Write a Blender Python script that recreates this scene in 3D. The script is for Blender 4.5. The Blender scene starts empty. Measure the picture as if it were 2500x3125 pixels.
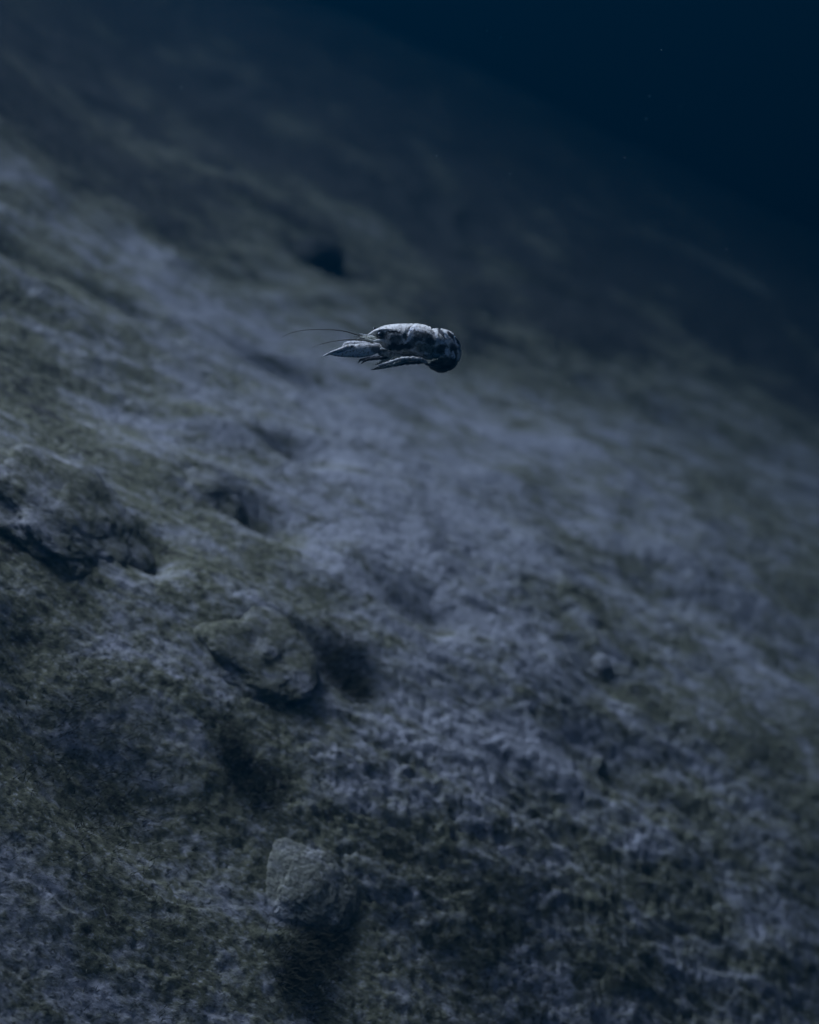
import bpy, bmesh, math, random
import numpy as np
from mathutils import Vector, Matrix

# ------------------------------------------------------------------ camera, world, sun, exposure
S = bpy.context.scene
COL = S.collection
PITCH = math.radians(15.0)          # camera looks 15 degrees below the horizontal
FOCUS = 1.2
cam_d = bpy.data.cameras.new("camera")
cam = bpy.data.objects.new("camera", cam_d); COL.objects.link(cam)
cam.location = (0, 0, 0); cam.rotation_euler = (math.pi/2 - PITCH, 0, 0)
cam_d.sensor_fit = 'HORIZONTAL'; cam_d.sensor_width = 24.0; cam_d.lens = 40.0
cam_d.clip_start = 0.02; cam_d.clip_end = 200
cam_d.dof.use_dof = True; cam_d.dof.focus_distance = FOCUS+0.03; cam_d.dof.aperture_fstop = 2.25
S.camera = cam

SUN_DIR = Vector((-0.46, 0.38, 0.80)).normalized()    # towards the light: up slope, beyond the animal, high
W = bpy.data.worlds.new("World"); S.world = W; W.use_nodes = True
wn = W.node_tree.nodes; wl = W.node_tree.links; wn.clear()
wo = wn.new('ShaderNodeOutputWorld'); bg = wn.new('ShaderNodeBackground')
tc = wn.new('ShaderNodeTexCoord'); sep = wn.new('ShaderNodeSeparateXYZ')
mr = wn.new('ShaderNodeMapRange'); ramp = wn.new('ShaderNodeValToRGB')
mr.inputs['From Min'].default_value = -1; mr.inputs['From Max'].default_value = 1
e = ramp.color_ramp.elements
e[0].position = 0.0; e[0].color = (0.0004, 0.0022, 0.006, 1)
e[1].position = 1.0; e[1].color = (0.23, 0.22, 0.25, 1)
k = e.new(0.5); k.color = (0.0006, 0.006, 0.016, 1)
k = e.new(0.70); k.color = (0.010, 0.036, 0.085, 1)
wl.new(tc.outputs['Generated'], sep.inputs[0]); wl.new(sep.outputs['Z'], mr.inputs['Value'])
wl.new(mr.outputs[0], ramp.inputs[0]); wl.new(ramp.outputs[0], bg.inputs['Color'])
bg.inputs['Strength'].default_value = 0.6
wl.new(bg.outputs[0], wo.inputs[0])

sun_d = bpy.data.lights.new("sun", 'SUN'); sun = bpy.data.objects.new("sun", sun_d); COL.objects.link(sun)
sun_d.energy = 5.0; sun_d.angle = math.radians(26); sun_d.color = (0.89, 0.88, 1.0)
sun.rotation_euler = (-SUN_DIR).to_track_quat('-Z', 'Y').to_euler()

S.view_settings.view_transform = 'Standard'; S.view_settings.look = 'None'
S.view_settings.exposure = 3.95; S.view_settings.gamma = 1.0
S.cycles.volume_bounces = 1
S.cycles.max_bounces = 5

# ------------------------------------------------------------------ helpers
def tag(o, label=None, cat=None, group=None, kind=None):
    if label: o['label'] = label
    if cat: o['category'] = cat
    if group: o['group'] = group
    if kind: o['kind'] = kind
    return o

def mesh_obj(name, co, faces, mat, parent=None, smooth=True, attrs=None):
    """co (n,3) array, faces (m,k) int array or list of lists"""
    me = bpy.data.meshes.new(name)
    co = np.asarray(co, dtype=np.float32)
    if isinstance(faces, np.ndarray):
        kk = faces.shape[1]; m = faces.shape[0]
        me.vertices.add(len(co)); me.vertices.foreach_set('co', co.ravel())
        me.loops.add(m*kk); me.loops.foreach_set('vertex_index', faces.astype(np.int32).ravel())
        me.polygons.add(m); me.polygons.foreach_set('loop_start', np.arange(0, m*kk, kk, dtype=np.int32))
        me.update(calc_edges=True)
    else:
        me.from_pydata([tuple(c) for c in co], [], faces)
    if smooth: me.polygons.foreach_set('use_smooth', np.ones(len(me.polygons), dtype=bool))
    for an, av in (attrs or {}).items():
        if av.ndim == 2:
            a = me.attributes.new(an, 'FLOAT_COLOR', 'POINT')
            a.data.foreach_set('color', np.concatenate([av, np.ones((len(av), 1))], 1).astype(np.float32).ravel())
        else:
            a = me.attributes.new(an, 'FLOAT', 'POINT'); a.data.foreach_set('value', av.astype(np.float32))
    me.materials.append(mat)
    o = bpy.data.objects.new(name, me); COL.objects.link(o)
    if parent: o.parent = parent
    return o

def _h(ix, iy, iz, seed):
    h = (ix*374761393 + iy*668265263 + iz*1440662683 + seed*974634777) & 0xFFFFFFFF
    h = ((h ^ (h >> 13))*1274126177) & 0xFFFFFFFF
    return (h ^ (h >> 16))

def pn2(x, y, seed=0):
    xi = np.floor(x).astype(np.int64); yi = np.floor(y).astype(np.int64)
    xf = x-xi; yf = y-yi
    u = xf*xf*xf*(xf*(xf*6-15)+10); v = yf*yf*yf*(yf*(yf*6-15)+10)
    def g(ox, oy):
        a = _h(xi+ox, yi+oy, 0, seed).astype(np.float64)*(2*math.pi/4294967296.0)
        return np.cos(a)*(xf-ox)+np.sin(a)*(yf-oy)
    a = g(0, 0); b = g(1, 0); c = g(0, 1); d = g(1, 1)
    return (a+(b-a)*u + ((c+(d-c)*u)-(a+(b-a)*u))*v)*1.5

def pn3(x, y, z, seed=0):
    xi = np.floor(x).astype(np.int64); yi = np.floor(y).astype(np.int64); zi = np.floor(z).astype(np.int64)
    xf = x-xi; yf = y-yi; zf = z-zi
    u = xf*xf*(3-2*xf); v = yf*yf*(3-2*yf); w = zf*zf*(3-2*zf)
    def g(a, b, c): return _h(xi+a, yi+b, zi+c, seed).astype(np.float64)/2147483648.0-1.0
    def L(a, b, t): return a+(b-a)*t
    return L(L(L(g(0,0,0), g(1,0,0), u), L(g(0,1,0), g(1,1,0), u), v),
             L(L(g(0,0,1), g(1,0,1), u), L(g(0,1,1), g(1,1,1), u), v), w)

def fbm2(x, y, f, n, seed=0, gain=0.5, lac=2.03):
    s = 0; a = 1.0
    for i in range(n):
        s = s + a*pn2(x*f+17.3*i, y*f-9.1*i, seed+i); a *= gain; f *= lac
    return s

def sstep(a, b, x):
    t = np.clip((x-a)/(b-a), 0, 1); return t*t*(3-2*t)

# ------------------------------------------------------------------ slope shape
def base(x, y):
    z = -0.80 - 0.44*x + 0.15*y
    z = z - 0.38*np.maximum(0, 1.93-(y-0.62*x))**2
    u_ = np.maximum(0, -0.25-0.12*(y-2)-x); z = z + np.where(u_ < 0.7, 0.42*u_**2, 0.2058+0.588*(u_-0.7))   # steeper bank up to the left              # the bed steepens towards the viewer and down to the right
    return z

def pix_dir(px, py):
    u = (px-1250)*0.6/2500; v = (1562.5-py)*0.6/2500
    c, s = math.cos(PITCH), math.sin(PITCH)
    return np.array([u, c+v*s, -s+v*c])                       # world direction of unit camera depth

def hit(fn, px, py):
    d = pix_dir(px, py); t = 0.4
    while t < 14:
        p = d*t
        if p[2] < float(fn(np.array([p[0]]), np.array([p[1]]))[0]): break
        t *= 1.01
    return d*t, t

# mounds (+) and hollows (-): where on the bed, radii along / across the picture, height
BUMPS = []
def bump(px, py, rx, ry, h):
    p, t = hit(base, px, py)
    BUMPS.append((p[0], p[1], rx*t*0.00024, ry*t*0.00024*1.8, h))
for b in [(170,1560,260,90,0.045),(560,1460,170,60,0.06),(800,1960,190,45,0.035),(650,1330,120,40,0.05),
          (1150,1500,500,150,0.05),(1900,1500,300,120,0.05),
          (80,900,260,60,0.07),(900,700,300,40,0.10),(1700,2150,250,60,0.03),(1500,2600,300,70,0.02),
          (0,760,130,60,-0.08),(900,1395,90,40,-0.085),(740,1560,110,38,-0.085),(430,1730,80,36,-0.06),
          (1300,1890,110,30,-0.05),(1000,2050,140,35,-0.05),(320,2390,240,75,-0.05),(780,2440,90,40,-0.025),
          (1830,2060,70,30,-0.03),(1250,2950,300,70,-0.03),(1950,1760,160,45,-0.05),
          (1850,2330,120,45,-0.03),(960,800,90,30,-0.06),(1650,870,140,30,-0.09),(380,960,110,28,-0.06),
          (880,1130,130,35,-0.07),(60,1980,70,50,-0.03),(2350,1950,200,60,-0.05),(2150,1300,220,40,-0.06)]:
    bump(*b)

def relief(x, y):
    wx = x + 0.10*pn2(x*1.7, y*1.7, 91); wy = y + 0.10*pn2(x*1.7+5, y*1.7, 92)
    r = 0.035*fbm2(wx, wy, 0.9, 3, 1)
    b = np.abs(fbm2(wx+3, wy, 3.1, 3, 11, 0.5))
    r = r + 0.015*(0.5-b)                                         # rounded encrusted lumps with creases
    # stepped ledges that drop away down the slope
    q = (x*0.86+y*0.10)*5.5 + 1.3*pn2(wx*2.0, wy*2.0, 33)
    fr = q-np.floor(q)
    r = r + 0.007*(sstep(0.0, 0.7, fr)*1.0 - sstep(0.62, 1.0, fr)*1.0 - 0.5)*sstep(-0.1, 0.5, pn2(x*1.3, y*1.3, 34))
    for (bx, by, rx, ry, h) in BUMPS:
        dx = (x-bx)/rx; dy = (y-by)/ry
        n = dx*dx+dy*dy
        m = n < 9
        if np.any(m):
            g = np.zeros_like(x); g[m] = np.exp(-0.5*n[m]**1.2); r = r + (0.42 if h > 0 else 0.55)*h*g
    return r

def ground(x, y): return base(x, y)+relief(x, y)

def fine(x, y):
    """crusty pitted surface, centimetres down to millimetres"""
    y = y - 0.45*np.maximum(0, 2.05-(y-0.62*x))**2          # follow the steep part so the grain is not smeared down it
    wx = x+0.012*pn2(x*22, y*22, 71); wy = y+0.012*pn2(x*22+9, y*22, 72)
    x = x*0.62; wx = wx*0.62                                # crust drawn out a little down the slope
    rough = 0.55+0.9*sstep(-0.3, 0.4, pn2(x*2.2, y*2.2, 77))
    a = fbm2(wx, wy, 13, 3, 51, 0.6)*0.0075
    b = -np.abs(fbm2(wx, wy, 42, 2, 55, 0.6))*0.0035
    p = fbm2(wx, wy, 80, 3, 61, 0.65)
    pits = -0.0060*sstep(0.18, 0.55, p)
    gr = fbm2(x, y, 170, 3, 65, 0.7)*0.0026
    return ((a+b+pits)*rough+gr)*(0.66-0.30*sstep(1.1, 2.3, y))

# ------------------------------------------------------------------ materials
def nt(name):
    m = bpy.data.materials.new(name); m.use_nodes = True
    t = m.node_tree; b = t.nodes['Principled BSDF']; return m, t, b

def noise_node(t, vec, scale, detail=6, rough=0.6, dist=0.0):
    n = t.nodes.new('ShaderNodeTexNoise'); n.inputs['Scale'].default_value = scale
    n.inputs['Detail'].default_value = detail; n.inputs['Roughness'].default_value = rough
    n.inputs['Distortion'].default_value = dist
    t.links.new(vec, n.inputs['Vector']); return n.outputs['Fac']

def mapr(t, v, a, b, c=0.0, d=1.0):
    n = t.nodes.new('ShaderNodeMapRange'); n.interpolation_type = 'SMOOTHSTEP'
    for k_, x_ in zip(('From Min', 'From Max', 'To Min', 'To Max'), (a, b, c, d)): n.inputs[k_].default_value = x_
    t.links.new(v, n.inputs['Value']); return n.outputs[0]

def mixc(t, fac, a, b):
    n = t.nodes.new('ShaderNodeMix'); n.data_type = 'RGBA'
    if isinstance(fac, float): n.inputs[0].default_value = fac
    else: t.links.new(fac, n.inputs[0])
    for i, c in ((6, a), (7, b)):
        if isinstance(c, tuple): n.inputs[i].default_value = (*c, 1)
        else: t.links.new(c, n.inputs[i])
    return n.outputs[2]

def mth(t, op, a, b):
    n = t.nodes.new('ShaderNodeMath'); n.operation = op
    for i, c in ((0, a), (1, b)):
        if isinstance(c, (int, float)): n.inputs[i].default_value = c
        else: t.links.new(c, n.inputs[i])
    return n.outputs[0]

def crust_material(name, silt_light, olive, dark, algae_bias=0.0):
    m, t, b = nt(name)
    g = t.nodes.new('ShaderNodeNewGeometry').outputs['Position']
    mp = t.nodes.new('ShaderNodeMapping'); mp.inputs['Scale'].default_value = (0.48, 1.0, 0.9); t.links.new(g, mp.inputs['Vector'])
    gs = mp.outputs[0]
    n1 = noise_node(t, gs, 2.4, 4, 0.55, 0.4)
    n2 = noise_node(t, gs, 14.0, 5, 0.64, 0.5)
    n3 = noise_node(t, gs, 56.0, 6, 0.70, 0.3)
    n4 = noise_node(t, gs, 230.0, 4, 0.7)
    at_ = t.nodes.new('ShaderNodeAttribute'); at_.attribute_name = 'silt_light'
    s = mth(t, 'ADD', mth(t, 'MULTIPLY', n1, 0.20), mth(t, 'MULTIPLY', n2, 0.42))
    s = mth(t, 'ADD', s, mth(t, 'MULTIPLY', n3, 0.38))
    s = mth(t, 'SUBTRACT', s, mth(t, 'MULTIPLY', at_.outputs['Fac'], 0.06))  # painted light pool and falloff enter the crust colour
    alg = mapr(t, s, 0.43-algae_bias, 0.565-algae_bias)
    c = mixc(t, alg, silt_light, olive)
    # dark weed plus painted falloff at low values; flecks everywhere, finest painting dark pits
    weed_shade = mapr(t, s, 0.56, 0.66)
    c = mixc(t, mth(t, 'MULTIPLY', weed_shade, 0.92), c, dark)
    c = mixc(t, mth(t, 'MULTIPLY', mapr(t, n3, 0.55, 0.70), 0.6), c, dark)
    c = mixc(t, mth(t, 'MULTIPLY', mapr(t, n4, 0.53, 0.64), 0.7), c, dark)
    pl = mth(t, 'MULTIPLY', mapr(t, n4, 0.46, 0.34), 0.4)
    c = mixc(t, pl, c, tuple(min(1, v*1.5) for v in silt_light))
    t.links.new(c, b.inputs['Base Color'])
    b.inputs['Roughness'].default_value = 0.9
    b.inputs['Specular IOR Level'].default_value = 0.12
    bp = t.nodes.new('ShaderNodeBump'); bp.inputs['Strength'].default_value = 0.9; bp.inputs['Distance'].default_value = 0.004
    h = mth(t, 'ADD', mth(t, 'MULTIPLY', n3, 0.8), mth(t, 'MULTIPLY', n4, 0.45))
    t.links.new(h, bp.inputs['Height']); t.links.new(bp.outputs[0], b.inputs['Normal'])
    return m

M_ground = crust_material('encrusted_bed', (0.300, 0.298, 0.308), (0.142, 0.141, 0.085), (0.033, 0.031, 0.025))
M_rock = crust_material('encrusted_rock', (0.28, 0.275, 0.275), (0.135, 0.134, 0.085), (0.045, 0.042, 0.032), 0.0)
M_pale_rock = crust_material('pale_rock', (0.33, 0.325, 0.31), (0.20, 0.197, 0.15), (0.05, 0.047, 0.038), 0.02)
M_dark_rock = crust_material('dark_rock', (0.05, 0.05, 0.05), (0.04, 0.04, 0.03), (0.025, 0.025, 0.02))

def plain(name, col, rough=0.6, spec=0.3):
    m, t, b = nt(name)
    g = t.nodes.new('ShaderNodeTexCoord').outputs['Object']
    n = noise_node(t, g, 300, 3)
    c = mixc(t, n, tuple(v*0.7 for v in col), tuple(min(1, v*1.3) for v in col))
    t.links.new(c, b.inputs['Base Color']); b.inputs['Roughness'].default_value = rough
    b.inputs['Specular IOR Level'].default_value = spec
    return m
M_algae = plain('filament_algae', (0.12, 0.118, 0.09), 0.8, 0.1)
M_algae_dark = plain('dark_algae', (0.045, 0.043, 0.026), 0.8, 0.1)
M_shell = plain('shell_white', (0.8, 0.8, 0.78), 0.35, 0.5)
M_mote = plain('pale_mote', (0.35, 0.36, 0.36), 0.8, 0.2)

# ------------------------------------------------------------------ the bed: one fan-shaped sheet, finest near the viewer
ROWS, COLS = 1300, 800
ys = 0.42*np.exp(np.linspace(0, math.log(10/0.42), ROWS))
ks = np.linspace(-0.38, 0.80, COLS)
Y, K = np.meshgrid(ys, ks, indexing='ij')
X = (K*(Y+0.5)).ravel(); Yf = Y.ravel()
Z = ground(X, Yf) + fine(X, Yf)
SILT_LIGHT = []  # pale blobs paint the central light pool, dark ones its falloff and algae
def silt_light(px, py, rx, ry, v):
    p, t_ = hit(base, px, py); SILT_LIGHT.append((p[0], p[1], rx*t_*0.00024, ry*t_*0.00024*2.2, v))
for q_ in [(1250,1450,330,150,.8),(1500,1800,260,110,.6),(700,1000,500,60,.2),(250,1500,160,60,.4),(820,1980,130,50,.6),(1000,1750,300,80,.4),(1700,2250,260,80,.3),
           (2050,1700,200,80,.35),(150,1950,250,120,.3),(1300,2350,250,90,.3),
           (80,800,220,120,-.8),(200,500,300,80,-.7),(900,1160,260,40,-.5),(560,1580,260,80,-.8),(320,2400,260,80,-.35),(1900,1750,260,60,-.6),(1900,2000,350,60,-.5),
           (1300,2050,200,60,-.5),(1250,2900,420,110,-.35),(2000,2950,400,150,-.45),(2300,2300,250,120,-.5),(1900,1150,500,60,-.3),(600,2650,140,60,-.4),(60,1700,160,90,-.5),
           (1450,1000,300,40,-.3),(200,1200,450,260,-.35),(150,2050,330,230,-.15),(400,2900,600,160,-.15),(250,2650,300,60,.3),(2420,1650,220,250,-.9),(60,1150,180,160,-.4),(2200,2700,450,200,-.2),(1100,1500,500,250,.3),(1500,2250,350,150,.7),(1300,1900,300,150,.3),(150,850,400,200,-.3),(150,380,420,130,-2.2),(50,150,300,80,-2),(700,420,400,60,-.6)]: silt_light(*q_)
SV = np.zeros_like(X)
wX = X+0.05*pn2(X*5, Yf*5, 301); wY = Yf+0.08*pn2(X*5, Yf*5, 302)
for (bx, by, rx_, ry_, v_) in SILT_LIGHT:
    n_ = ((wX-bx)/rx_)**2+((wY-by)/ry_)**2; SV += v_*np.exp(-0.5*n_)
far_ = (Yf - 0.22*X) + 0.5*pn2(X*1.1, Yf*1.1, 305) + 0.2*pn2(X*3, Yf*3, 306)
SV -= sstep(2.6, 4.1, far_)*(3.4 + 2.0*pn2(X*3.2, Yf*1.6, 311)+1.8*pn2(X*6, Yf*3.2, 312))                 # far belt darkened: light falloff painted as mottled weed
idx = np.arange(ROWS*COLS).reshape(ROWS, COLS)
F = np.stack([idx[:-1, :-1], idx[:-1, 1:], idx[1:, 1:], idx[1:, :-1]], -1).reshape(-1, 4)
bed = mesh_obj('ground', np.stack([X, Yf, Z], 1), F, M_ground, attrs={'silt_light': SV})
tag(bed, kind='structure')

def ground_pt(px, py):
    p, t = hit(ground, px, py); return p, t

# ------------------------------------------------------------------ rocks
def ico(sub):
    bm = bmesh.new(); bmesh.ops.create_icosphere(bm, subdivisions=sub, radius=1.0)
    co = np.array([v.co[:] for v in bm.verts]); fa = np.array([[v.index for v in f.verts] for f in bm.faces]); bm.free()
    return co, fa
ICO6 = ico(6); ICO4 = ico(4); ICO2 = ico(2)

def rock(name, px, py, rx, ry, rz, label, mat, rot=0.0, sink=0.35, seed=0, amp=0.22, sub=ICO6, cat='rock', group=None):
    p, t = ground_pt(px, py); s = t*0.00024
    co, fa = sub
    c = co.copy()
    pw = np.sign(c)*np.abs(c)**0.82; c = pw/np.linalg.norm(pw, axis=1)[:, None]*0.5+c*0.5
    d = 1+amp*pn3(co[:,0]*1.3+seed*7, co[:,1]*1.3, co[:,2]*1.3, seed)+amp*0.55*pn3(co[:,0]*3.1, co[:,1]*3.1+seed*5, co[:,2]*3.1, seed+1)
    d += -0.02*np.abs(pn3(co[:,0]*6, co[:,1]*6, co[:,2]*6+seed*3, seed+2)) + 0.025*pn3(co[:,0]*14, co[:,1]*14, co[:,2]*14, seed+3)
    pit = pn3(co[:,0]*19, co[:,1]*19, co[:,2]*19+seed, seed+5)
    d -= 0.03*sstep(0.3, 0.7, pit)
    d += 0.018*pn3(co[:,0]*34, co[:,1]*34, co[:,2]*34, seed+6)
    c = c*d[:, None]*np.array([rx*s, ry*s, rz*s])
    cr, sr = math.cos(rot), math.sin(rot)
    c = np.stack([c[:,0]*cr-c[:,1]*sr, c[:,0]*sr+c[:,1]*cr, c[:,2]], 1)
    # bed it square to the slope under it
    h_ = max(0.02, rx*s*0.8)
    f1 = lambda a_, b_: float(ground(np.array([a_]), np.array([b_]))[0])
    gx_ = (f1(p[0]+h_, p[1])-f1(p[0]-h_, p[1]))/(2*h_); gy_ = (f1(p[0], p[1]+h_)-f1(p[0], p[1]-h_))/(2*h_)
    nrm = Vector((-gx_, -gy_, 1)).normalized()
    R_ = np.array(Vector((0, 0, 1)).rotation_difference(nrm).to_matrix())
    c = c @ R_.T
    up_ = np.array(nrm)*rz*s*(1-2*sink); p = p+up_-np.array([0, 0, rz*s*(1-2*sink)])
    o = mesh_obj(name, c, fa, mat)
    o.location = (p[0], p[1], p[2]+rz*s*(1-2*sink))
    tag(o, label, cat, group); return o

rock('rock', 945, 2715, 160, 165, 34, 'rounded pitted pale stone with a dark hollow under its lower right edge', M_pale_rock, 0.2, 0.46, 3, 0.2)
rock('rock', 800, 2010, 190, 190, 58, 'pale crusted ledge rock jutting over a dark gap, left of the middle', M_rock, 0.15, 0.60, 8, 0.25)
rock('rock', 215, 1560, 260, 280, 64, 'large lumpy encrusted boulder at the left edge', M_rock, 0.1, 0.66, 14, 0.25)
rock('rock', 640, 1500, 150, 190, 60, 'blurred olive mound rock between two black hollows up the slope', M_rock, -0.2, 0.62, 21, 0.25)
rock('rock', 960, 800, 82, 90, 70, 'dark blunt boulder out of focus on the far slope above the crayfish antennae', M_dark_rock, 0.3, 0.45, 27, 0.2, ICO4)
rock('stone', 150, 2735, 42, 48, 34, 'small grey stone with a white speck beside it at lower left', M_rock, 0.5, 0.5, 33, 0.25, ICO4, 'stone')
rock('stone', 1838, 2035, 34, 40, 20, 'small pale stone in a dark ring right of centre, blurred', M_rock, 0.5, 0.35, 39, 0.22, ICO4, 'stone')
rock('stone', 1810, 2350, 32, 40, 26, 'small rounded pebble in a dark nook on the right half', M_rock, 0.1, 0.2, 44, 0.2, ICO4, 'stone')
rock('stone', 700, 2720, 40, 46, 26, 'flat pale pebble just left of the rounded pitted stone', M_rock, 0.9, 0.55, 47, 0.2, ICO4, 'stone')

# shell fragments that catch the light at lower left
def shell(px, py, r, label, seed):
    p, t = ground_pt(px, py); s = t*0.00024*r
    vs = []; fs = []; n = 9; m = 5
    for i in range(m+1):
        for j in range(n):
            a = (j/(n-1)-0.5)*2.1; q = i/m
            vs.append((q*math.sin(a)*s*1.1, q*math.cos(a)*s*1.4, s*0.45*math.sin(q*2.4)*(1+0.08*math.cos(j*3.0))))
    for i in range(m):
        for j in range(n-1):
            fs.append([i*n+j, i*n+j+1, (i+1)*n+j+1, (i+1)*n+j])
    o = mesh_obj('shell_fragment', np.array(vs), fs, M_shell)
    md = o.modifiers.new('thickness', 'SOLIDIFY'); md.thickness = s*0.12
    o.location = (p[0], p[1], p[2]+0.006); o.rotation_euler = (0.3, 0.35, seed)
    tag(o, label, 'shell')
shell(93, 2738, 11, 'larger white shell chip glinting against the small grey stone', 0.7)
shell(128, 2822, 7, 'tiny white shell chip lying just below the small grey stone', 2.1)

# ------------------------------------------------------------------ algae
def strands(px_list, n, length, width, spread, seed, lie=(0.8, -0.35, -0.35), wild=0.6):
    """thin curved ribbons rooted round given bed points; returns verts, faces"""
    rng = np.random.default_rng(seed)
    cen = np.array([ground_pt(a, b)[0] for a, b in px_list])
    c = cen[rng.integers(0, len(cen), n)]
    off = rng.normal(0, 1, (n, 2))*spread
    x = c[:, 0]+off[:, 0]; y = c[:, 1]+off[:, 1]*1.6
    return grow(x, y, n, length, width, rng, lie, wild)

def grow(x, y, n, length, width, rng, lie, wild):
    z = ground(x, y)+fine(x, y)-0.001
    p = np.stack([x, y, z], 1)
    d = np.array(lie)[None]*rng.uniform(0.4, 1.0, (n, 1)) + rng.normal(0, wild, (n, 3)); d[:, 2] = np.abs(d[:, 2])*0.8+0.25
    d /= np.linalg.norm(d, axis=1)[:, None]
    L = length*rng.uniform(0.35, 1.3, (n, 1)); nseg = 4
    side = np.cross(d, rng.normal(0, 1, (n, 3))); side /= np.linalg.norm(side, axis=1)[:, None]
    cur = p.copy(); pts = []
    bend = np.array(lie)[None]*0.55+rng.normal(0, 0.35, (n, 3))
    for i in range(nseg+1):
        w = width*(1-i/(nseg+0.6))
        pts.append(cur-side*w*0.5); pts.append(cur+side*w*0.5)
        d = d+bend*0.38; d /= np.linalg.norm(d, axis=1)[:, None]
        cur = cur+d*L/nseg
    V = np.stack(pts, 1).reshape(-1, 3)
    k_ = 2*(nseg+1); b0 = (np.arange(n)*k_)[:, None]
    F_ = np.concatenate([b0+np.array([[2*i, 2*i+1, 2*i+3, 2*i+2]]) for i in range(nseg)], 0)
    return V, F_

# carpet of short filaments over the nearer bed: nobody could count it
rng = np.random.default_rng(5)
N = 38000
yy = 0.7*np.exp(rng.uniform(0, 1, N)**1.2*math.log(3.6/0.7)); kk = rng.uniform(-0.42, 0.5, N)
xx = kk*(yy+0.3)
dens = fbm2(xx, yy, 4.5, 3, 201)+0.6*pn2(xx*17, yy*17, 207)
keep = dens > 0.02; xx = xx[keep]; yy = yy[keep]; n = len(xx)
V, Fs = grow(xx, yy, n, 0.013, 0.0007, rng, (0.7, -0.3, -0.3), 0.6)
tag(mesh_obj('algae_carpet', V, Fs, M_algae, smooth=False), 'fine olive algae threads matting the crust of the near slope', 'algae', kind='stuff')

def tuft(pxs, n, length, spread, seed, label, mat):
    V, Fs = strands(pxs, n, length, 0.0009, spread, seed)
    o0 = V.mean(0)
    o = mesh_obj('algae_tuft', V-o0, Fs, mat, smooth=False); o.location = tuple(o0)
    tag(o, label, 'algae tuft')
tuft([(690,2290),(720,2360),(770,2420),(820,2450)], 550, 0.018, 0.008, 11, 'dark brown algae tuft streaming down to the right, left of the frame middle low down', M_algae_dark)
tuft([(200,2330),(260,2390),(340,2440),(420,2470)], 900, 0.016, 0.028, 12, 'broad black-brown algae patch filling the hollow at lower left', M_algae_dark)
tuft([(980,2880),(1020,2875),(940,2885)], 700, 0.014, 0.009, 13, 'short dark algae tuft under the rounded pitted stone', M_algae_dark)
tuft([(1010,2045),(1040,2065),(1070,2085)], 900, 0.020, 0.014, 14, 'blurred dark algae fringe trailing from the crusted ledge rock', M_algae_dark)
tuft([(1800,2960),(1500,2900),(1350,2860),(1650,2980)], 1500, 0.018, 0.035, 15, 'wide dark algae patch spread along the bottom right of the slope', M_algae_dark)
tuft([(880,2990),(940,3000)], 700, 0.018, 0.010, 16, 'small black algae tuft near the bottom edge below the rounded stone', M_algae_dark)

# drifting motes in the water
rng = np.random.default_rng(9)
co, fa = ico(1); VV = []; FF = []; nb = 0
spots = [(895,175,3.0),(1385,368,2.6),(1755,655,2.6),(760,2052,1.1),(1900,330,3.4),(2210,500,3.0)]
for i in range(160):
    spots.append((rng.uniform(0, 2500), rng.uniform(0, 1500), rng.uniform(0.9, 3.2)))
for a, b_, t in spots:
    p = pix_dir(a, b_)*t
    if p[2] < base(p[0], p[1])+0.2: continue
    r = rng.uniform(0.00016, 0.00045)*(0.6+0.4*t)
    VV.append(co*r*rng.uniform(0.6, 1.3, (1, 3))+p); FF.append(fa+nb); nb += len(co)
tag(mesh_obj('drifting_motes', np.concatenate(VV), np.concatenate(FF), M_mote), 'tiny pale specks drifting in the dark water', 'particles', kind='stuff')

# ------------------------------------------------------------------ crayfish
U = 0.6/2500*FOCUS/2.614                 # metres per drawing unit of the plan below
def P(cx, cy, y=0.0): return np.array([(cx-1000)*U, y*U, (370-cy)*U])

m, t, b = nt('crayfish_shell')
at = t.nodes.new('ShaderNodeAttribute'); at.attribute_name = 'pig'
oc = t.nodes.new('ShaderNodeTexCoord').outputs['Object']
n1 = noise_node(t, oc, 420, 5, 0.72, 0.4); n2 = noise_node(t, oc, 1300, 3, 0.6)
def tint(col, f):
    vm = t.nodes.new('ShaderNodeVectorMath'); vm.operation = 'MULTIPLY'; t.links.new(col, vm.inputs[0]); vm.inputs[1].default_value = f
    return vm.outputs[0]
c = mixc(t, mth(t, 'MULTIPLY', mapr(t, n1, 0.49, 0.61), 0.80), at.outputs['Color'], tint(at.outputs['Color'], (0.20, 0.19, 0.15)))
c = mixc(t, mth(t, 'MULTIPLY', mapr(t, n2, 0.55, 0.70), 0.6), c, tint(at.outputs['Color'], (1.35, 1.3, 1.2)))
t.links.new(c, b.inputs['Base Color'])
b.inputs['Roughness'].default_value = 0.5; b.inputs['Specular IOR Level'].default_value = 0.14
bp = t.nodes.new('ShaderNodeBump'); bp.inputs['Strength'].default_value = 0.7; bp.inputs['Distance'].default_value = 0.0012
t.links.new(mth(t, 'ADD', n1, mth(t, 'MULTIPLY', n2, 0.5)), bp.inputs['Height']); t.links.new(bp.outputs[0], b.inputs['Normal'])
M_cray = m
m, t, b = nt('eye_black'); b.inputs['Base Color'].default_value = (0.008, 0.008, 0.01, 1); b.inputs['Roughness'].default_value = 0.12; M_eye = m
M_feeler = plain('feeler_brown', (0.05, 0.043, 0.028), 0.5, 0.3)

cray = bpy.data.objects.new('crayfish', None); COL.objects.link(cray); cray.empty_display_size = 0.02
tag(cray, 'pale mottled crayfish swimming tail-curled in open water with claws stretched ahead', 'crayfish')
_px, _py = 820+1000/2.614, 920+370/2.614
_d = pix_dir(_px, _py)*FOCUS
cray.location = tuple(_d)
elev = math.atan2(-_d[2], _d[1])
cray.rotation_euler = (-elev, 0, 0)

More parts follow.
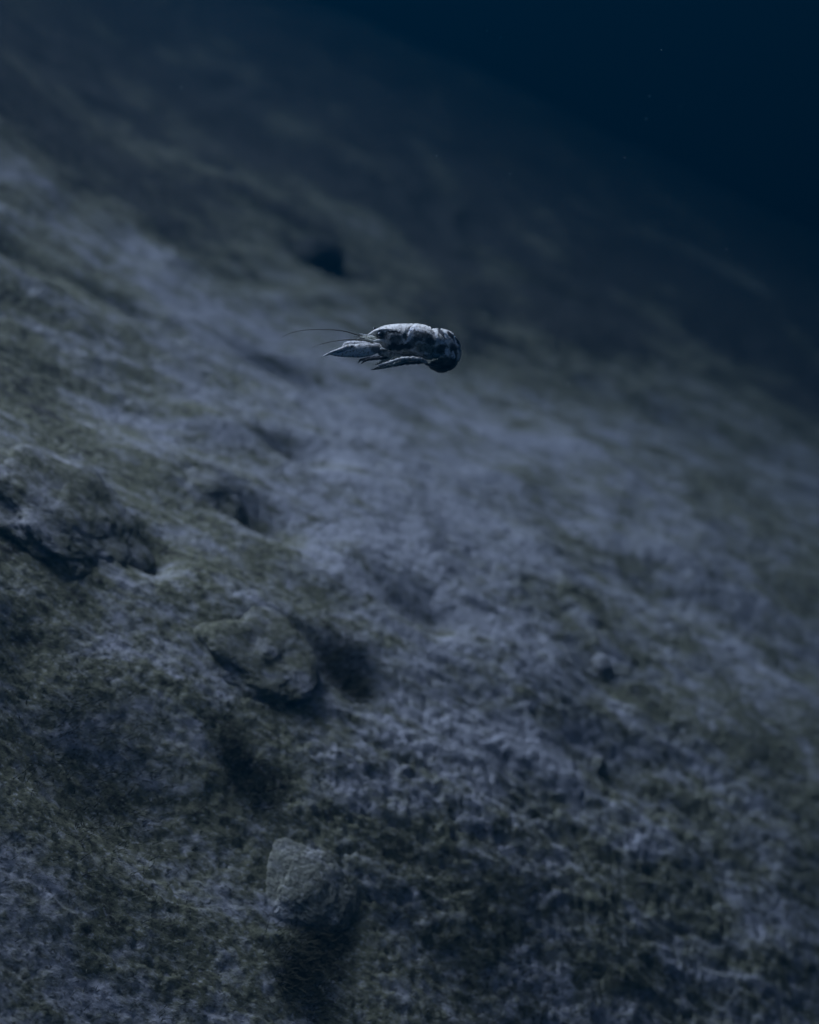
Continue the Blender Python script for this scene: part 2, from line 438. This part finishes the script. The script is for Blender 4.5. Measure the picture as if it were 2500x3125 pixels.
def loft(stations, nt_, nv, roll=0.0, power=2.0, flat=None, disp=None):
    """stations: (centre xyz, r_updown, r_side, tangent-hint) interpolated smoothly"""
    st = np.array([[*s[0], s[1], s[2]] for s in stations], float)
    acc = np.concatenate([[0], np.cumsum(np.linalg.norm(np.diff(st[:, :3], axis=0), axis=1))])
    tt = np.linspace(0, acc[-1], nt_)
    out = np.zeros((nt_, 5))
    for j in range(5):
        y_ = st[:, j]; mtan = np.gradient(y_, acc)
        i = np.clip(np.searchsorted(acc, tt)-1, 0, len(acc)-2); h = acc[i+1]-acc[i]; u = (tt-acc[i])/h
        out[:, j] = (2*u**3-3*u**2+1)*y_[i]+(u**3-2*u**2+u)*h*mtan[i]+(-2*u**3+3*u**2)*y_[i+1]+(u**3-u**2)*h*mtan[i+1]
    C = out[:, :3]; T = np.gradient(C, axis=0); T /= np.linalg.norm(T, axis=1)[:, None]
    if flat is not None:
        w_ = sstep(flat-0.03, flat+0.03, tt/acc[-1])[:, None]; T = T*w_+np.array([[1.0, 0, 0]])*(1-w_); T /= np.linalg.norm(T, axis=1)[:, None]
    side = np.array([0, 1.0, 0])[None]-T*T[:, 1:2]; side /= np.linalg.norm(side, axis=1)[:, None]
    up = np.cross(T, side)
    up = up*np.sign(up[:1, 2:3]+1e-9)
    th = np.linspace(0, 2*math.pi, nv, endpoint=False)
    c_, s_ = np.cos(th), np.sin(th)                     # th=0 dorsal, th=pi/2 near side (-Y)
    cp = np.sign(c_)*np.abs(c_)**(2/power); sp = np.sign(s_)*np.abs(s_)**(2/power)
    rz = np.maximum(out[:, 3], 1e-6)[:, None]; ry = np.maximum(out[:, 4], 1e-6)[:, None]
    a = rz*cp[None]; bb = ry*sp[None]
    if disp is not None:
        k_ = disp(tt/acc[-1], th, C); a = a*k_; bb = bb*k_
    cr, sr = math.cos(roll), math.sin(roll)
    a2 = a*cr-bb*sr*(-1)*0; 
    a2 = a*cr - bb*sr; b2 = a*sr + bb*cr
    V_ = C[:, None]+up[:, None]*a2[..., None]-side[:, None]*b2[..., None]
    V_ = V_.reshape(-1, 3)
    I = np.arange(nt_*nv).reshape(nt_, nv); J = np.roll(I, -1, 1)
    F_ = np.stack([I[:-1], I[1:], J[1:], J[:-1]], -1).reshape(-1, 4)
    # caps collapse onto the end rings' centres
    n0 = len(V_); V_ = np.concatenate([V_, C[:1], C[-1:]])
    caps = [[n0, int(J[0, q]), int(I[0, q])] for q in range(nv)]+[[n0+1, int(I[-1, q]), int(J[-1, q])] for q in range(nv)]
    caps4 = np.array([[c0, c1, c2, c2] for c0, c1, c2 in caps])
    return V_, F_, np.array(caps), (tt/acc[-1], th)

def build(name, parts_, mat, parent, pig):
    VV, FF, nb = [], [], 0
    for V_, F_, caps, _ in parts_:
        VV.append(V_); FF += (F_+nb).tolist()+(caps+nb).tolist(); nb += len(V_)
    V_ = np.concatenate(VV)
    me = bpy.data.meshes.new(name); me.from_pydata(V_.tolist(), [], FF)
    me.polygons.foreach_set('use_smooth', np.ones(len(FF), dtype=bool))
    a = me.attributes.new('pig', 'FLOAT_COLOR', 'POINT')
    colr = pig(V_) if callable(pig) else np.tile(np.array(pig, float), (len(V_), 1))
    a.data.foreach_set('color', np.concatenate([colr, np.ones((len(V_), 1))], 1).astype(np.float32).ravel())
    me.materials.append(mat)
    bm = bmesh.new(); bm.from_mesh(me); bmesh.ops.recalc_face_normals(bm, faces=bm.faces); bm.to_mesh(me); bm.free()
    o = bpy.data.objects.new(name, me); COL.objects.link(o); o.parent = parent
    return o

# --- body: carapace, then the abdomen curling down and under
PV = (1345, 425)
def ring(a, Ro, Ri, ry):
    r = (Ro+Ri)/2; a = math.radians(a)
    return (P(PV[0]+r*math.sin(a), PV[1]-r*math.cos(a)), (Ro-Ri)/2*U, ry*U)
ST = [(P(783,272),2*U,3*U),(P(806,262),9*U,11*U),(P(836,252),21*U,20*U),(P(870,257),42*U,32*U),(P(910,283),86*U,55*U),
      (P(960,298),112*U,76*U),(P(1020,307),127*U,92*U),(P(1100,312),134*U,104*U),(P(1180,318),140*U,109*U),(P(1245,328),140*U,110*U),
      (P(1300,337),130*U,104*U),
      ring(3,208,5,100), ring(22,212,4,99), ring(40,209,2,97), ring(60,203,0,94), ring(80,195,0,91), ring(100,184,2,88),
      ring(122,172,6,86), ring(145,158,16,88), ring(168,143,30,92), ring(190,128,42,92), ring(208,118,60,84), ring(220,110,72,60)]
ST_AB = 0.455                              # share of the spine length where the abdomen starts (set below)
_acc = np.cumsum([0]+[np.linalg.norm(ST[i+1][0]-ST[i][0]) for i in range(len(ST)-1)]); ST_AB = _acc[10]/_acc[-1]
ROLL = math.radians(12)
def body_disp(tn, th, C):
    T_, H = np.meshgrid(tn, th, indexing='ij')
    k_ = np.ones_like(T_)
    ad = np.abs((H+math.pi) % (2*math.pi)-math.pi)       # angle from the dorsal line
    ab = sstep(ST_AB-0.004, ST_AB+0.004, T_)
    seg = (T_-ST_AB)/(1-ST_AB)*7.0
    f = seg-np.floor(seg)
    k_ += ab*(-0.10*(1-sstep(0.0, 0.16, f)) + 0.018*sstep(0.3, 0.95, f))     # each plate slides under the one before
    pleura = np.exp(-((ad-1.85)/0.22)**2)
    k_ += ab*pleura*(0.17*np.sin(math.pi*f)-0.06)
    k_ -= ab*0.06*np.exp(-((ad-1.45)/0.09)**2)
    # carapace: groove behind the head, running down and forward; branchial line; lower rim
    X_ = C[:, 0][:, None]/U+1000
    gx = 1165-62*np.clip(ad, 0, 2.2)
    cg = 0.7*np.exp(-((X_-gx)/13)**2)*(1-ab)*sstep(2.3, 1.9, ad)
    k_ -= 0.065*cg
    k_ += 0.012*np.exp(-((X_-gx-26)/14)**2)*(1-ab)*sstep(2.3, 1.9, ad)
    rim = np.exp(-((ad-2.05)/0.07)**2)*(1-ab)*sstep(930, 980, X_)
    k_ += 0.06*rim
    k_ -= 0.04*sstep(2.08, 2.35, ad)*(1-ab)*sstep(930, 980, X_)
    # rostral ridges over the eyes, scooped orbit below
    hd = sstep(1010, 930, X_)*sstep(800, 850, X_)
    k_ += 0.10*np.exp(-((ad-0.72)/0.13)**2)*hd
    k_ -= 0.20*np.exp(-((ad-1.30)/0.33)**2)*np.exp(-((X_-900)/42)**2)
    # granules
    k_ += 0.012*pn3(T_*160, np.cos(H)*7, np.sin(H)*7, 3)+0.007*pn3(T_*330, np.cos(H)*16, np.sin(H)*16, 4)
    return k_

# pigment marks and painted highlights in plan coordinates: x, y, half-length, half-width, angle, colour, strength
BLK = (0.012, 0.014, 0.018); DK = (0.045, 0.046, 0.046); BLUE = (0.04, 0.12, 0.19); PALE = (0.80, 0.80, 0.80); GRN = (0.17, 0.18, 0.14)
MARKS = [(1005,252,65,11,2,BLK,1),(1090,285,30,24,60,BLK,.85),(900,225,26,8,-28,(0.10,0.16,0.26),.8),(905,275,42,34,0,BLK,.9),
 (1010,300,55,32,-5,DK,.8),(1030,360,95,32,0,BLK,.97),(1140,235,9,26,20,(0.10,0.14,0.22),.8),(1128,340,60,28,-25,BLK,.8),
 (1215,258,60,26,15,DK,.75),(1270,275,55,26,30,DK,.75),(1190,300,30,30,0,DK,.7),(1290,320,40,28,20,BLK,.85),(1230,310,60,14,10,BLK,.6),
 (1120,285,12,60,38,PALE,.95),(1175,222,50,13,10,PALE,.8),(1250,375,85,38,5,GRN,.9),(1120,405,60,20,8,GRN,.8),(1100,430,150,14,4,DK,.8),
 (1412,275,18,40,-40,BLUE,.85),(1480,298,16,44,-34,BLUE,.95),(1518,350,16,50,-8,BLUE,.8),
 (1325,262,7,34,-32,BLK,.95),(1384,258,16,54,-42,BLK,1),(1450,268,14,40,-38,BLK,1),(1505,310,8,40,-24,BLK,.9),
 (1405,325,26,14,-10,PALE,.95),(1472,337,20,11,0,PALE,.95),(1352,300,9,52,-30,PALE,.95),(1424,296,7,34,-36,PALE,.9),(1496,330,6,30,-22,PALE,.8),
 (1380,380,45,40,0,BLK,.9),(1475,400,30,70,-5,BLK,.9),(1425,405,20,34,-12,PALE,1),(1470,430,14,32,-5,PALE,1),  # last two paint the sheen of lit side flaps
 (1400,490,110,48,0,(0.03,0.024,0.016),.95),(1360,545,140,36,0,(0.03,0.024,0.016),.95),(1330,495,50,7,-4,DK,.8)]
def body_pig(V_):
    x = V_[:, 0]/U+1000; z = 370-V_[:, 2]/U
    wob = 10-6*sstep(1290, 1330, x)
    wx = wob*pn3(V_[:,0]*220, V_[:,1]*220, V_[:,2]*220, 6); wz = wob*pn3(V_[:,0]*220, V_[:,1]*220, V_[:,2]*220, 7)
    wx = wx+wob*0.7*pn3(V_[:,0]*650, V_[:,1]*650, V_[:,2]*650, 8); wz = wz+wob*0.7*pn3(V_[:,0]*650, V_[:,1]*650, V_[:,2]*650, 9)
    x = x+wx*1.3; z = z+wz*1.3
    c_ = np.tile(np.array([0.70, 0.67, 0.61]), (len(V_), 1))
    for (mx, mz, a_, b_, an, cl, st) in MARKS:
        an = math.radians(an); dx = x-mx; dz = z-mz
        p_ = dx*math.cos(an)+dz*math.sin(an); q_ = -dx*math.sin(an)+dz*math.cos(an)
        w = st*sstep(1.35, 0.75, np.sqrt((p_/a_)**2+(q_/b_)**2))
        c_ = c_*(1-w[:, None])+np.array(cl)[None]*w[:, None]
    return c_
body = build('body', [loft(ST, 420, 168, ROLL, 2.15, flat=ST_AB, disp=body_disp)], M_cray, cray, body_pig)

# --- eyes
def ball(name, c0, r, mat, parent, sc=(1, 1, 1)):
    co, fa = ICO4 if r > 20 else ico(3)
    o = mesh_obj(name, co*r*U*np.array(sc), fa, mat, parent); o.location = tuple(c0)
    return o
ball('eye', P(893, 268, -44), 24, M_eye, cray, (1.05, 0.9, 0.9))
ball('eye', P(842, 220, 34), 15, M_eye, cray)

# --- near and far claw, built of palm and two fingers
def claw_pig(V_):
    x = V_[:, 0]/U+1000; z = 370-V_[:, 2]/U
    c_ = np.tile(np.array([0.80, 0.78, 0.74]), (len(V_), 1))
    for (mx, mz, a_, b_, an, cl, st) in [(669,360,9,9,0,BLK,1),(660,378,6,5,0,DK,.9),(745,342,40,5,3,DK,.6),(860,375,40,34,0,DK,.8),(815,350,26,10,10,DK,.7),
                                     (700,452,110,7,0,DK,.5),(618,367,20,5,-10,(0.10,0.14,0.22),.9),(532,397,22,4,-12,(0.10,0.14,0.22),.7),(585,399,40,4,-16,(0.10,0.14,0.22),.9)]:  # bluish strips paint the shaded gap between the fingers
        an = math.radians(an); dx = x-mx; dz = z-mz
        p_ = dx*math.cos(an)+dz*math.sin(an); q_ = -dx*math.sin(an)+dz*math.cos(an)
        w = st*sstep(1.4, 0.7, np.sqrt((p_/a_)**2+(q_/b_)**2)); c_ = c_*(1-w[:, None])+np.array(cl)[None]*w[:, None]
    return c_
def gran(a1):
    a1 = a1*0.6
    def f_(tn, th, C):
        T_, H = np.meshgrid(tn, th, indexing='ij')
        return 1+a1*pn3(T_*30, np.cos(H)*4, np.sin(H)*4, 13)+a1*0.6*pn3(T_*80, np.cos(H)*10, np.sin(H)*10, 14)
    return f_
def claw(ox, oy, yoff, sc=1.0, pig=claw_pig):
    def q(cx, cy, y=0): return P(870+(cx-870)*sc+ox, 380+(cy-380)*sc+oy, yoff+y)
    k_ = U*sc
    palm = loft([(q(893,384,8),14*k_,14*k_),(q(880,382,5),27*k_,22*k_),(q(850,380),38*k_,27*k_),(q(810,386),48*k_,30*k_),(q(750,390),55*k_,31*k_),(q(700,394),53*k_,29*k_),
                 (q(660,402,2),44*k_,25*k_),(q(625,411,3),33*k_,21*k_),(q(585,417,4),24*k_,17*k_),(q(540,418,4),18*k_,14*k_),(q(505,416,3),12*k_,10*k_),(q(480,420,0),8.5*k_,7*k_),
                 (q(455,430,-4),6*k_,5*k_),(q(434,438,-6),2*k_,2*k_)], 120, 40, 0, 2.2, disp=gran(0.03))
    cl = build('claw', [palm], M_cray, cray, pig)
    dac = loft([(q(704,362,-4),8*k_,8*k_),(q(685,362,-7),20*k_,16*k_),(q(650,365,-9),23*k_,18*k_),(q(610,374,-9),19*k_,15*k_),(q(570,386,-9),14*k_,12*k_),(q(530,398,-8),10*k_,9*k_),(q(500,407,-6),6.5*k_,6*k_),
                (q(482,414,-4),2.5*k_,2.5*k_)], 80, 32, 0, 2.0, disp=gran(0.03))
    build('claw_finger', [dac], M_cray, cl, pig)
    return cl
claw(0, 0, -100)
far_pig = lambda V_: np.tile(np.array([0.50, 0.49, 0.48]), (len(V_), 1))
fc = build('claw', [loft([(P(905,372,70),14*U,14*U),(P(880,364,74),24*U,20*U),(P(800,356,80),34*U,26*U),(P(720,352,84),37*U,28*U),(P(650,350,86),34*U,26*U),(P(618,354,86),30*U,22*U),
      (P(600,364,85),22*U,16*U),(P(585,384,83),12*U,9*U),(P(560,400,80),6*U,5*U),(P(530,410,78),2*U,2*U)], 90, 36, 0, 2.2, disp=gran(0.03))], M_cray, cray, far_pig)
build('claw_finger', [loft([(P(690,338,90),8*U,8*U),(P(660,336,92),18*U,14*U),(P(628,338,92),20*U,14*U),(P(604,346,90),16*U,12*U),(P(590,366,88),9*U,8*U),(P(570,386,85),5*U,5*U),(P(545,400,82),1.5*U,1.5*U)], 50, 28, 0, 2.0, disp=gran(0.03))], M_cray, fc, far_pig)

# --- claw arms
def arm_pig(V_):
    x = V_[:, 0]/U; c_ = np.tile(np.array([0.34, 0.36, 0.34]), (len(V_), 1))
    w = sstep(0.0, 0.6, pn3(V_[:,0]*400, V_[:,1]*400, V_[:,2]*400, 17))[:, None]*0.8
    return c_*(1-w)+np.array(DK)[None]*w
for sy in (-1, 1):
    build('claw_arm', [loft([(P(872,384,sy*98),12*U,12*U),(P(886,392,sy*98),27*U,22*U),(P(912,404,sy*93),33*U,26*U),(P(938,413,sy*84),27*U,22*U),(P(952,416,sy*80),12*U,12*U)], 40, 28, disp=gran(0.04)),
                       loft([(P(936,408,sy*84),12*U,12*U),(P(952,414,sy*78),25*U,20*U),(P(985,425,sy*64),30*U,22*U),(P(1020,436,sy*42),26*U,20*U),(P(1058,438,sy*28),18*U,16*U)], 40, 28, disp=gran(0.04))],
          M_cray, cray, arm_pig)

# --- walking legs swept forward
def leg(pts, pig, y0):
    segs = []
    for a, b_ in zip(pts[:-1], pts[1:]):
        p0 = P(a[0], a[1], y0+(a[3] if len(a) > 3 else 0)); p1 = P(b_[0], b_[1], y0+(b_[3] if len(b_) > 3 else 0))
        r0, r1 = a[2], b_[2]; d = p1-p0
        segs.append(loft([(p0-d*0.05, r0*0.55*U, r0*0.5*U), (p0+d*0.10, r0*U, r0*0.85*U), (p0+d*0.5, (r0+r1)*0.48*U, (r0+r1)*0.42*U),
                          (p0+d*0.92, r1*1.08*U, r1*0.9*U), (p1+d*0.03, r1*0.6*U, r1*0.5*U)], 22, 16, disp=gran(0.03)))
    build('leg', segs, M_cray, cray, pig)
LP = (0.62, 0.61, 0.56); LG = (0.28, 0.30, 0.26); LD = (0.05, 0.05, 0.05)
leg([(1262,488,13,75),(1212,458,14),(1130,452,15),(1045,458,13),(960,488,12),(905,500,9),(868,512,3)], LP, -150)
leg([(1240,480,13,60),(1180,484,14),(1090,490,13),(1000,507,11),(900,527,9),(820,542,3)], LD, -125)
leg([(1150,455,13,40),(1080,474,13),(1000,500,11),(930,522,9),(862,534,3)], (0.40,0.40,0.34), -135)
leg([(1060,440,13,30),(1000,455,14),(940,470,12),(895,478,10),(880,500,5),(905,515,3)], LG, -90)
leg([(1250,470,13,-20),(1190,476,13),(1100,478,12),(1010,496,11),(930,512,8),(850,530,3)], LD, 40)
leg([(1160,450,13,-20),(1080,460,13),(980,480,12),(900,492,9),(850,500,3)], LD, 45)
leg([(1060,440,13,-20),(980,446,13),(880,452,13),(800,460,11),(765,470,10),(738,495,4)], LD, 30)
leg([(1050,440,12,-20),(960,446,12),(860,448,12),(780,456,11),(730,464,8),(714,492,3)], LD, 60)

# --- mouthparts and feeler bases, the pale scales at the snout
for (a, b_, r, yy_, cl) in [((960,385),(895,402),13,-40,LG),((985,395),(905,425),14,-30,LD),((950,370),(880,392),11,-20,LD),((960,385),(895,402),13,30,LD)]:
    build('mouthpart', [loft([(P(*a, yy_), r*0.8*U, r*0.7*U), (P((a[0]+b_[0])/2, (a[1]+b_[1])/2+4, yy_), r*U, r*0.8*U), (P(*b_, yy_), 3*U, 3*U)], 20, 16)], M_cray, cray, cl)
CR = (0.60, 0.60, 0.50)
for (pts, r, yy_, cl) in [([(925,312),(880,316),(845,319),(815,319)],15,-52,LP),([(850,318),(818,312),(790,305),(760,300)],10,-50,CR),
                     ([(870,305),(820,296),(760,292),(705,300)],7,-44,CR),([(860,290),(810,287),(760,283),(728,279)],9,-30,CR),
                     ([(840,280),(790,275),(750,266),(722,254)],8,-20,(0.7,0.7,0.68)),([(900,300),(850,290),(800,282),(770,276)],11,20,CR),
                     ([(850,280),(800,272),(760,270),(735,265)],6,24,CR)]:
    s_ = [(P(*p_, yy_), r*k_*U, r*0.6*k_*U) for p_, k_ in zip(pts, (0.9, 1.0, 0.75, 0.15))]
    build('antenna_scale', [loft(s_, 26, 14)], M_cray, cray, cl)

# --- antennae: long whips
def whip(pts, r0, r1, y0, y1):
    n_ = len(pts)
    s_ = [(P(p_[0], p_[1], y0+(y1-y0)*i/(n_-1)), (r0+(r1-r0)*i/(n_-1))*U, (r0+(r1-r0)*i/(n_-1))*U) for i, p_ in enumerate(pts)]
    V_, F_, caps, _ = loft(s_, 90, 8)
    mesh_obj('antenna', V_, F_.tolist()+caps.tolist(), M_feeler, cray)
whip([(795,288),(750,277),(700,264),(640,246),(590,234),(540,228),(480,225),(410,224),(350,224),(290,228),(230,236),(180,249),(140,264),(100,284)], 5.5, 1.6, 20, 60)
whip([(835,330),(790,318),(740,309),(690,305),(640,305),(590,309),(540,315),(490,324),(440,336),(395,350),(350,368)], 5.5, 1.6, -52, -90)
whip([(770,285),(735,282),(700,281),(660,284)], 3, 0.7, -30, -34)
whip([(765,298),(730,300),(690,305),(655,309)], 3, 0.7, -44, -50)

# --- folded tail fan under the abdomen
for i, (yo, w_, ln) in enumerate([(0,46,0),(-52,42,4),(52,42,4),(-82,34,10),(82,34,10)]):
    s_ = [(P(1395,530-ln,yo*0.5),5*U,10*U),(P(1360,528-ln,yo*0.8),8*U,w_*0.8*U),(P(1315,520-ln,yo),8*U,w_*U),(P(1270,508-ln,yo*1.1),6*U,w_*0.95*U),(P(1245,498-ln,yo*1.15),2*U,w_*0.5*U)]
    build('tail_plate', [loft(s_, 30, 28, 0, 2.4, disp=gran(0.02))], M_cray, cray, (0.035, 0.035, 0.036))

# ------------------------------------------------------------------ the water's haze
TOP = float(max(Z.max(), 0.3))+0.15; BOT = float(Z.min())-1.0
hx0, hx1, hy0, hy1 = float(X.min())-0.5, float(X.max())+2.5, -2.0, 16.0
hv = np.array([(hx0,hy0,BOT),(hx1,hy0,BOT),(hx1,hy1,BOT),(hx0,hy1,BOT),(hx0,hy0,TOP),(hx1,hy0,TOP),(hx1,hy1,TOP),(hx0,hy1,TOP)])
hm = bpy.data.materials.new('water_haze'); hm.use_nodes = True; t = hm.node_tree; t.nodes.clear()
out = t.nodes.new('ShaderNodeOutputMaterial'); pv = t.nodes.new('ShaderNodeVolumePrincipled')
pv.inputs['Color'].default_value = (0.0002, 0.0080, 0.0146, 1)
pv.inputs['Density'].default_value = 0.60
pv.inputs['Absorption Color'].default_value = (0.055, 0.085, 0.12, 1)
pv.inputs['Anisotropy'].default_value = 0.2
t.links.new(pv.outputs[0], out.inputs['Volume'])
hz = mesh_obj('haze', hv, [[0,3,2,1],[4,5,6,7],[0,1,5,4],[1,2,6,5],[2,3,7,6],[3,0,4,7]], hm, smooth=False)
tag(hz, 'dark blue lake water fading the far slope', 'water', kind='stuff')
print('top', TOP, 'bottom', BOT, 'tris', sum(len(o.data.polygons)*2 for o in bpy.data.objects if o.type == 'MESH'))
